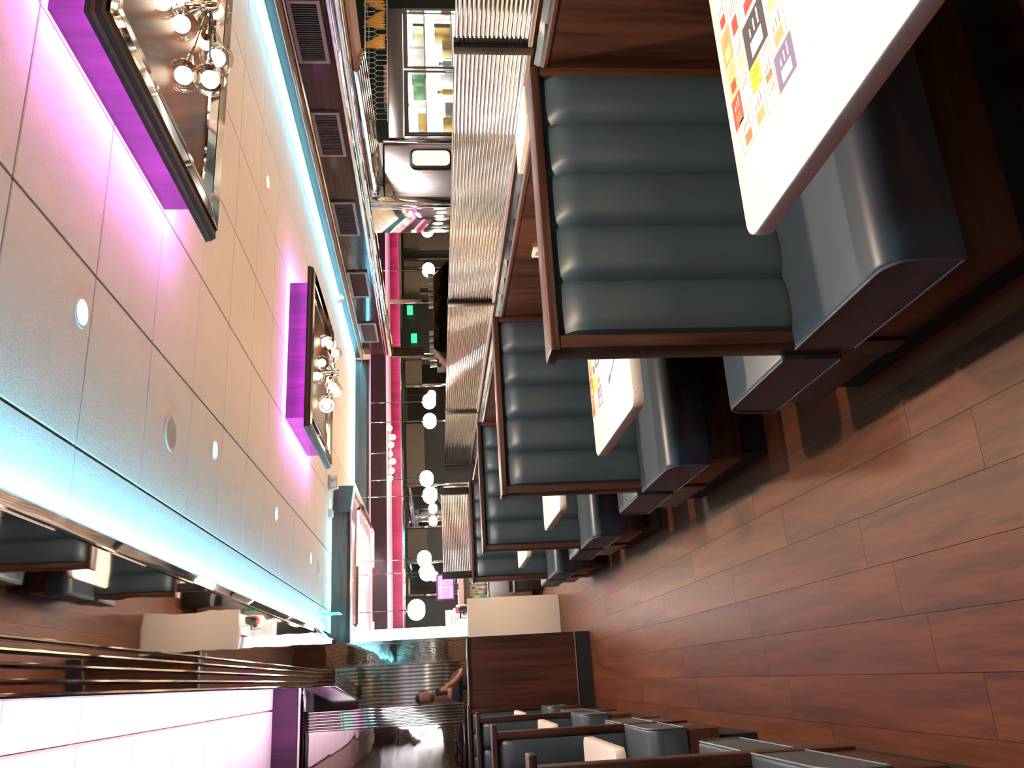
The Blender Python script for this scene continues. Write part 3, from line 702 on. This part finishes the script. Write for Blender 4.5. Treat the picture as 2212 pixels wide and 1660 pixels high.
FOOD = [m_plain('food_%d' % i, c, .5) for i, c in enumerate(((.75, .72, .66), (.55, .35, .08), (.45, .08, .06), (.10, .25, .10), (.80, .70, .40), (.3, .3, .33)))]
food = []
for z, sh in ((.965, 'lower'), (1.315, 'middle'), (1.635, 'top')):
    x = -hw+.14; nth = 0
    while x < hw-.2:
        w, h = rnd.uniform(.07, .16), rnd.uniform(.08, .20)
        kind = rnd.random()
        fi = rnd.randrange(6); nth += 1; tub = kind < .5
        o = thing('food_tub' if tub else 'food_jar', '%s %s, %s from the kitchen door on the %s refrigerator shelf' % (FN[fi], 'tub' if tub else 'jar', ('first', 'second', 'third', 'fourth', 'fifth', 'sixth', 'seventh', 'eighth', 'ninth', 'tenth', 'eleventh')[nth-1], sh), 'container', (6.61+x+w/2, 8.25, z), 0, 'food containers in the refrigerator')
        if tub:
            MB().box(-w/2, w/2, -.08, .08, 0, h, .008).obj('tub', FOOD[fi], o); MB().box(-w/2-.004, w/2+.004, -.084, .084, h, h+.015, .004).obj('lid', WHITE, o)
        else:
            MB().lathe([(.035, 0), (.04, .02), (.04, h*.7), (.02, h*.85), (.018, h)], 14).obj('jar', FOOD[fi], o); MB().lathe([(.021, h), (.021, h+.02)], 12).obj('lid', FOOD[2], o)
        x += w+rnd.uniform(.03, .14)

# wire shelf with bananas and an egg tray above the refrigerator
ws = thing('wire_basket', 'white hexagon wire basket on top of the refrigerator', 'basket', (6.75, 8.30, ht))
WIRE = m_plain('white_wire', (.62, .68, .66), .35, .2)
bx0, bx1, by0, by1, bh = -.85, .98, -.34, .25, .26
MB().tube([(bx0, by0, bh), (bx1, by0, bh), (bx1, by1, bh), (bx0, by1, bh)], .007, 6, closed=True).obj('rim', WIRE, ws)
MB().tube([(bx0, by0, .007), (bx1, by0, .007), (bx1, by1, .007), (bx0, by1, .007)], .006, 6, closed=True).obj('bottom_ring', WIRE, ws)
mb = MB(); n = 26
for i in range(n):
    x = bx0+(bx1-bx0)*i/(n-1); dx = (bx1-bx0)/(n-1)/2
    mb.tube([(x, by0, bh), (x, by0, bh*.62), (min(x+dx, bx1), by0, bh*.48), (min(x+dx, bx1), by0, .01)], .0028, 4)
    if i: mb.tube([(x, by0, bh*.62), (x-dx, by0, bh*.48)], .0028, 4)
mb.obj('front_mesh', WIRE, ws)
BAN = m_plain('banana_skin', (.55, .27, .035), .5)
def bananas(loc, rz, lb):
    b = thing('banana_bunch', lb, 'bananas', loc, rz); b.scale = (1.2, 1.2, 1.2)
    for i in range(7):
        a = R(-40+13*i); pts = []; rs = []
        for q in range(9):
            t = q/8; ang = -.3+1.5*t; pts.append((math.sin(a)*(.03+.14*math.sin(ang)), -.02-.05*math.cos(a)-.05*math.sin(ang), .20-.20*t+.02*math.cos(a))); rs.append(.006+.015*math.sin(math.pi*min(1, max(.0, t*.95+.03)))**.6)
        MB().tube(pts, rs, 8).obj('banana', BAN, b, 60)
    MB().tube([(0, -.02, .19), (0, -.01, .235)], [.014, .009], 8).obj('stalk', FOOD[3], b)
bananas((7.30, 8.06, ht+.008), 0, 'bunch of ripe bananas at the top edge of the photo')
bananas((6.96, 8.06, ht+.008), R(15), 'bunch of ripe bananas beside the egg tray')
bananas((7.64, 8.08, ht+.008), R(-10), 'bunch of bananas partly outside the photo')
et = thing('egg_tray', 'tan paper egg tray lying in the wire basket', 'egg tray', (6.75, 8.38, ht+.01))
MB().box(-.35, .22, -.12, .12, 0, .02, .004).obj('tray', m_plain('egg_paper', (.50, .33, .24), .9), et)
for i in range(8):
    for j in range(3): MB().lathe([(.032, .02), (.024, .055), (.012, .06)], 10, (-.31+.07*i, -.08+.08*j, 0)).obj('cup', m_plain('egg_paper', (.5, .33, .24), .9), et)
ch_ = thing('canopy', 'polished steel canopy over the kitchen door', 'canopy', (5.40, 7.6, E+.50))
for k in range(5): MB().tube([(-.42+.05*k, -1.6, .07-.012*k), (-.42+.05*k, .36, .035-.012*k)], .026, 10).obj('tube_moulding', CHROME, ch_)
for k, (y, lb) in enumerate(((-.85, 'upper'), (-.3, 'lower'))): pass
pl_ = tag(MB().box(5.02, 5.05, 6.78, 7.02, E+.50, E+.60).obj('notice_card', WHITE), 'white notice card on the chrome trim over the kitchen door', 'notice')
MB().box(5.018, 5.02, 6.81, 6.99, E+.53, E+.535).box(5.018, 5.02, 6.81, 6.95, E+.555, E+.56).obj('print_lines', INK[2], pl_)

# ================================================================== FAR DINING AREA
hd = thing('service_screen', 'dark glossy service hood with sloping ends behind the ribbed glass', 'hood', (5.38, 12.1, 0))
MB().prism([(-.95, E-.60), (-.92, E-.28), (-.60, E-.05), (.60, E-.07), (.90, E-.34), (.93, E-.60)], -.2, .2, 'y', .006).obj('hood', m_metal('dark_gloss', (.10, .07, .05), .12, .4, 6), hd)
MB().box(-.95, .93, -.18, .18, 0, E-.60).obj('cabinet', DARKM, hd)
for i, (x, zz) in enumerate(((5.02, .02), (6.05, .06))):
    o = thing('glass_rack', ('stack of clear glasses beside the near end of the dark hood', 'stack of clear glasses beside the far end of the dark hood')[i], 'glasses', (x, 12.6, 0))
    MB().box(-.35, .35, -.12, .12, 0, E-.10).obj('stand', DARKM, o)
    for k in range(6): MB().lathe([(.03, 0), (.04, .11), (.037, .11), (.027, .01)], 10, (-.27+.11*k, 0, E-.10)).obj('glass', OFFW, o)
# perforated column and chrome posts
gcol = thing('perforated_column', 'tan perforated metal panel on a chrome post', 'column', (5.14, 13.0, 0))
MB().box(-.085, .085, -.03, .03, E+.10, E+.63).obj('panel_back', BLACKP, gcol); mb = MB()
for i in range(5): mb.box(-.085+.0375*i, -.075+.0375*i, -.04, -.03, E+.10, E+.63)
for i in range(15): mb.box(-.085, .085, -.04, -.03, E+.10+.0372*i, E+.11+.0372*i)
mb.obj('lattice', m_metal('brass_lattice', (.62, .45, .25), .3), gcol); MB().box(-.03, .03, -.02, .03, 0, E+.10).obj('post', CHROME, gcol)
cp_ = thing('chrome_post', 'slim chrome floor-to-soffit post beyond the ribbed glass', 'post', (6.05, 13.0, 0)); MB().box(-.03, .03, -.03, .03, 0, E+.66, .006).obj('shaft', CHROME, cp_); MB().box(-.05, .05, -.05, .05, 0, .03).obj('foot', CHROME, cp_)
# pendant globes
PN = [(7.41, 0.0, 'pendant globe light nearest the kitchen door'), (6.64, 0.0, 'pendant globe light above the dark hood'), (4.28, .04, 'left one of the two pendant globes before the dark middle mirror'), (3.95, .04, 'right one of the two pendant globes before the dark middle mirror'),
      (3.01, .11, 'pendant globe hanging over the tall grey shade'), (2.62, .06, 'pendant globe just below the tall grey shade pendant'), (1.77, .17, 'pendant globe over the last grey shade'), (1.50, .13, 'pendant globe beside the last grey shade'), (.95, .28, 'brightest pendant globe beside the white pillar')]
for x, z, lb in PN:
    p = thing('pendant_globe', lb, 'pendant light', (x, 12.4 if x in (2.62, 1.50) else 13.0 if x > 1 else 12.0, E+z), 0, 'globe pendants in the far dining area')
    r = .105 if x > 1 else .12
    top = TZ-E-z
    MB().tube([(0, 0, r*.9), (0, 0, top)], .006, 6).obj('cord', CHROME, p)
    for s in (-1, 1): MB().sphere((s*.022, 0, 0), r, 18).obj('globe', GLOBE, p, 180)
    MB().lathe([(.03, r*.85), (.03, r*1.15), (.01, r*1.2)], 12).obj('cap', CHROME, p)
# exit signs far away
for x, z, lb in ((7.88, .44, 'upper green exit sign glowing on the far wall'), (7.2, .36, 'lower green exit sign glowing on the far wall')):
    s_ = tag(MB().box(x-.11, x+.11, 17.36, 17.40, E+z-.07, E+z+.06, .004).obj('exit_sign', m_emit('exit_green', (.05, .75, .30), .8)), lb, 'sign'); MB().box(x-.02, x+.02, 17.40, 17.47, E+z-.02, E+z+.02).obj('bracket', CHROME, s_)
# white pillar: its brightness is a glow put into the surface
lp = thing('glow_pillar', 'white pillar with an added glow at the end of the mirrored wall', 'pillar', (.64, 11.98, 0))
MB().box(-.07, .07, -.06, .06, 0, E-.40).obj('plinth', OFFW, lp); MB().box(-.07, .07, -.06, .06, E-.40, E+1.05, .004).obj('added_glow', m_emit('added_glow', (1, .93, 1), 3.2), lp)
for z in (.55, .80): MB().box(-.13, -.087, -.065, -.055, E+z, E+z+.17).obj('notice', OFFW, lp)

# counter end and bar station
cn = thing('bar_counter', 'cream quartz counter end panel at the end of the aisle', 'counter', (.74, 11.7, 0))
MB().box(-.36, .30, 0, .04, 0, E-.405, .003).obj('end_panel', QUARTZ, cn); MB().box(.0, .22, .04, 2.0, .1, E-.46).obj('counter_body', WOOD, cn); MB().box(.0, .26, .04, 2.0, E-.46, E-.42, .004).obj('counter_top', QUARTZ, cn)
bc = thing('back_counter', 'stainless back bar cabinet behind the cream counter', 'cabinet', (1.60, 14.1, 0))
MB().box(-.5, .6, -.3, .3, .12, E-.83, .005).obj('cabinet', STEEL, bc); MB().box(-.5, .6, -.34, .3, E-.83, E-.81, .003).obj('worktop', CHROME, bc); MB().box(-.48, .58, -.26, .28, 0, .12).obj('plinth', KICK, bc)
MB().box(-.52, .6, .28, .32, E-.81, E-.35).obj('splashback', OFFW, bc); MB().box(-.55, .62, -.05, .34, E-.44, E-.36).obj('upper_shelf', m_plain('pink_shelf', (.55, .38, .42), .5), bc)
MB().box(-.3, .3, -.36, -.30, .3, E-1.15).obj('door', BLACKP, bc)
bt = [((.20, .30, .14), .24, 'green-labelled'), ((.30, .16, .08), .28, 'amber'), ((.22, .22, .20), .20, 'clear'), ((.35, .22, .12), .26, 'brown'), ((.10, .10, .10), .22, 'dark'), ((.40, .08, .08), .18, 'red-capped')]
for i, (c, h, nm) in enumerate(bt):
    b = thing('bottle', '%s bottle on the stainless back bar' % nm, 'bottle', (1.25+.075*i, 13.95+.04*(i % 2), E-.81), 0, 'bottles on the back bar')
    MB().lathe([(.03, 0), (.032, .01), (.032, h*.6), (.012, h*.78), (.011, h)], 14).obj('glass', m_plain('bottle_%d' % i, c, .15), b); MB().lathe([(.033, h*.15), (.033, h*.5)], 14).obj('label', m_plain('label_%d' % i, (.05, .35, .15) if i == 0 else (.5, .45, .4), .6), b)
    MB().lathe([(.014, h), (.014, h+.03), (.005, h+.035)], 10).obj('cap', BLACKP, b)
mo = thing('monitor', 'monitor with a violet screen above the bar counter', 'monitor', (1.46, 14.2, E-.36))
MB().box(-.21, .21, -.015, .02, .06, .36, .006).obj('bezel', m_plain('violet_bezel', (.08, .03, .14), .4), mo); MB().box(-.185, .185, -.018, -.015, .085, .335).obj('screen', m_emit('violet_screen', (.30, .16, .75), 1.1), mo)
MB().box(-.16, .10, -.020, -.018, .28, .292).box(-.16, .0, -.020, -.018, .12, .13).box(-.01, -.004, -.02, -.018, .085, .335).obj('screen_lines', m_emit('violet_line', (.7, .6, 1), 1.2), mo); MB().box(-.05, .05, -.01, .05, -.0, .06).obj('stand', BLACKP, mo)
pr_ = thing('receipt_printer', 'grey receipt printer on the bar counter', 'printer', (.93, 12.45, E-.42)); MB().box(-.09, .09, -.10, .10, 0, .15, .01).obj('body', OFFW, pr_); MB().box(-.07, .07, -.105, -.10, .03, .09).obj('front', BLACKP, pr_); MB().box(-.05, .05, -.03, .03, .15, .19).obj('paper', WHITE, pr_)
jr = thing('jar', 'dark jar with a red lid on the bar counter', 'jar', (.93, 12.15, E-.42)); MB().lathe([(.045, 0), (.05, .01), (.05, .10), (.04, .12)], 18).obj('body', BLACKP, jr); MB().lathe([(.045, .12), (.045, .16), (.03, .165)], 18).obj('lid', INK[0], jr)
sg_ = thing('counter_sign', 'white notice board standing on the bar counter', 'sign', (.87, 12.75, E-.42)); MB().box(-.11, .11, -.008, .008, .0, .30).obj('board', WHITE, sg_); MB().box(-.115, -.108, -.01, .01, 0, .305).obj('edge', BLACKP, sg_)
for k in range(4): MB().box(-.08, .06, -.010, -.008, .12+.03*k, .125+.03*k).obj('print_line', INK[3], sg_)
ts = thing('card_terminal', 'card terminal on a chrome stand on the cream counter end', 'terminal', (.84, 11.9, E-.42)); MB().tube([(0, 0, 0), (0, 0, .07), (.02, -.03, .10)], .012, 8).obj('stand', CHROME, ts); MB().box(-.04, .04, -.06, .0, .095, .115, .005).obj('keypad', BLACKP, ts)
bn = thing('bin', 'black bin below the back bar', 'bin', (1.45, 13.45, 0)); MB().prism([(-.16, 0), (.16, 0), (.19, .42), (-.19, .42)], -.15, .15, 'y', .01).obj('body', BLACKP, bn); MB().box(-.2, .2, -.16, .16, .42, .45, .008).obj('lid', BLACKP, bn)

# glowing scalloped sign on the back wall, seen in the mirrors
sn = thing('wall_sign', 'glowing white scalloped sign, seen only as a reflection in the left mirror', 'sign', (-1.0, -4.5, E+.75))
for k in range(4): MB().lathe([(.26, -.03), (.28, -.02), (.28, 0), (.001, 0)], 24, (-.30+.24*k, 0, -.55+.33*k), 'y').obj('lobe', m_emit('sign_white', (1, .95, 1), 3), sn) if k == 0 else MB().lathe([(.26, .03), (.28, .02), (.28, 0), (.001, 0)], 24, (-.30+.24*k, 0, -.55+.33*k), 'y').obj('lobe', MATS['sign_white'], sn)
for k in range(3): MB().box(-.24+.24*k, -.20+.24*k, .03, .04, -.45+.33*k, -.25+.33*k).obj('slot', BLACKP, sn)

# ================================================================== THE PHOTOGRAPHER (seen in the mirror)
def skin_mesh(name, verts, edges, radii, mat, parent, root=0, lvl=2):
    me = bpy.data.meshes.new(name); me.from_pydata(verts, edges, []); o = bpy.data.objects.new(name, me); COL.objects.link(o)
    md = o.modifiers.new('skin', 'SKIN'); md.use_smooth_shade = True
    for i, r in enumerate(radii):
        v = me.skin_vertices[0].data[i]; v.radius = (r, r) if not isinstance(r, tuple) else r; v.use_root = (i == root)
    sd = o.modifiers.new('sub', 'SUBSURF'); sd.levels = lvl; sd.render_levels = lvl
    dg = bpy.context.evaluated_depsgraph_get(); dg.update(); me2 = bpy.data.meshes.new_from_object(o.evaluated_get(dg))
    bpy.data.objects.remove(o); me2.name = name
    for p in me2.polygons: p.use_smooth = True
    me2.materials.clear(); me2.materials.append(mat); return link(name, me2, parent)
SKIN = m_plain('skin', (.50, .25, .16), .5); NAVY = m_plain('navy_shirt', (.022, .020, .042), .85); HAIR = m_plain('dark_hair', (.02, .014, .011), .6); JEANS = m_plain('dark_trousers', (.02, .02, .03), .9)
pe = thing('person', 'person in a navy shirt holding up a phone, reflected in the mirrored wall', 'person', (0.0, 0, 0))
by = -.42
hc = Vector((-.05, -.36, E+.17))
V = [(-.04, by, .95), (-.04, by, 1.12), (-.04, by, 1.30), (-.04, by+.01, E-.21), (-.05, by+.03, E-.06), (-.05, by+.05, E+.10),
     (.16, by, E-.20), (.27, by+.05, E-.36), (.13, by+.22, E-.21), (.055, by+.33, E-.075),
     (-.24, by, E-.20), (-.33, by+.05, E-.36), (-.17, by+.22, E-.21), (-.065, by+.33, E-.075),
     (.06, by, .86), (.08, by, .48), (.08, by, .08), (.08, by+.15, .05), (-.14, by, .86), (-.16, by, .48), (-.16, by, .08), (-.16, by+.15, .05)]
Ed = [(0, 1), (1, 2), (2, 3), (3, 4), (4, 5), (3, 6), (6, 7), (7, 8), (8, 9), (3, 10), (10, 11), (11, 12), (12, 13), (0, 14), (14, 15), (15, 16), (16, 17), (0, 18), (18, 19), (19, 20), (20, 21)]
Ra = [(.15, .11), (.15, .105), (.165, .11), (.115, .09), .058, .058, .075, .052, .042, .030, .075, .052, .042, .030, .09, .065, .045, .04, .09, .065, .045, .04]
body = skin_mesh('body', V, Ed, Ra, SKIN, pe)
Vs = [(-.04, by, .87)]+V[1:4]+[V[6], (.26, by+.035, E-.33), V[10], (-.32, by+.035, E-.33)]
skin_mesh('shirt', Vs, [(0, 1), (1, 2), (2, 3), (3, 4), (4, 5), (3, 6), (6, 7)], [(.20, .15), (.195, .145), (.215, .165), (.20, .15), .105, .078, .105, .078], NAVY, pe)
skin_mesh('trousers', [V[0], V[14], V[15], (.08, by, .12), V[18], V[19], (-.16, by, .12)], [(0, 1), (1, 2), (2, 3), (0, 4), (4, 5), (5, 6)], [(.18, .13), .105, .08, .065, .105, .08, .065], JEANS, pe)
hd_ = MB().sphere(hc, .105, 24, (.80, .92, 1.12)); 
for v in hd_.bm.verts:
    q = v.co-hc
    if q.z < -.03: v.co.x = hc.x+q.x*(1+.9*(q.z+.03)*2.2); 
hd_.sphere(hc+Vector((0, .098, -.012)), .016, 10, (.8, 1, 1.5)); hd_.sphere(hc+Vector((.086, 0, -.01)), .02, 10, (.4, .8, 1.4)); hd_.sphere(hc+Vector((-.086, 0, -.01)), .02, 10, (.4, .8, 1.4))
head = hd_.obj('head', SKIN, pe, 180)
for s in (-1, 1):
    MB().sphere(hc+Vector((s*.032, .083, .012)), .011, 10).obj('eye', BLACKP, head, 180); MB().box(hc.x+s*.032-.02, hc.x+s*.032+.02, hc.y+.085, hc.y+.095, hc.z+.030, hc.z+.037, .002).obj('eyebrow', HAIR, head)
MB().box(hc.x-.024, hc.x+.024, hc.y+.078, hc.y+.092, hc.z-.062, hc.z-.052, .003).obj('mouth', INK[0], head)
hm = MB().sphere(hc+Vector((0, -.012, .022)), .108, 24, (.83, .93, 1.08)); bmesh.ops.delete(hm.bm, geom=[v for v in hm.bm.verts if (v.co.z-hc.z) < .055 and v.co.y > hc.y+.02 or (v.co.z-hc.z) < -.06], context='VERTS'); hm.obj('hair', HAIR, head, 180)
bd = MB().sphere(hc+Vector((0, .012, -.07)), .075, 20, (.86, 1.0, .62)); bmesh.ops.delete(bd.bm, geom=[v for v in bd.bm.verts if v.co.z > hc.z-.055], context='VERTS'); bd.obj('beard', m_plain('stubble', (.16, .08, .055), .7), head, 180)
for s, w in ((1, Vector(V[9])), (-1, Vector(V[13]))):
    side = -s
    vv = [tuple(w), tuple(w+Vector((side*.008, .028, .02)))]; ee = [(0, 1)]; rr = [.028, .03]
    for f in range(4):                                               # four fingers curling round the phone's edge
        b0 = w+Vector((side*.006, .036, .045-.022*f)); L_ = (.9, 1.05, 1.0, .8)[f]
        k0 = b0+Vector((side*.012*L_, .026*L_, 0)); k1 = k0+Vector((side*.02*L_, .008, 0)); n0 = len(vv)
        vv += [tuple(b0), tuple(k0), tuple(k1)]; ee += [(1, n0), (n0, n0+1), (n0+1, n0+2)]; rr += [.0105, .009, .0075]
    n0 = len(vv); vv += [tuple(w+Vector((side*.014, .014, .045))), tuple(w+Vector((side*.026, .022, .068)))]; ee += [(1, n0), (n0, n0+1)]; rr += [.012, .009]
    skin_mesh('hand', vv, ee, rr, SKIN, body, 1, 2)
ph = thing('phone', 'dark phone held upright by the reflected person', 'phone', (0, -.035, E)); MB().box(-.037, .037, -.005, .004, -.11, .05, .004).obj('case', BLACKP, ph); MB().lathe([(.007, .004), (.007, .006)], 12, (0, 0, 0), 'y').obj('lens_ring', CHROME, ph)
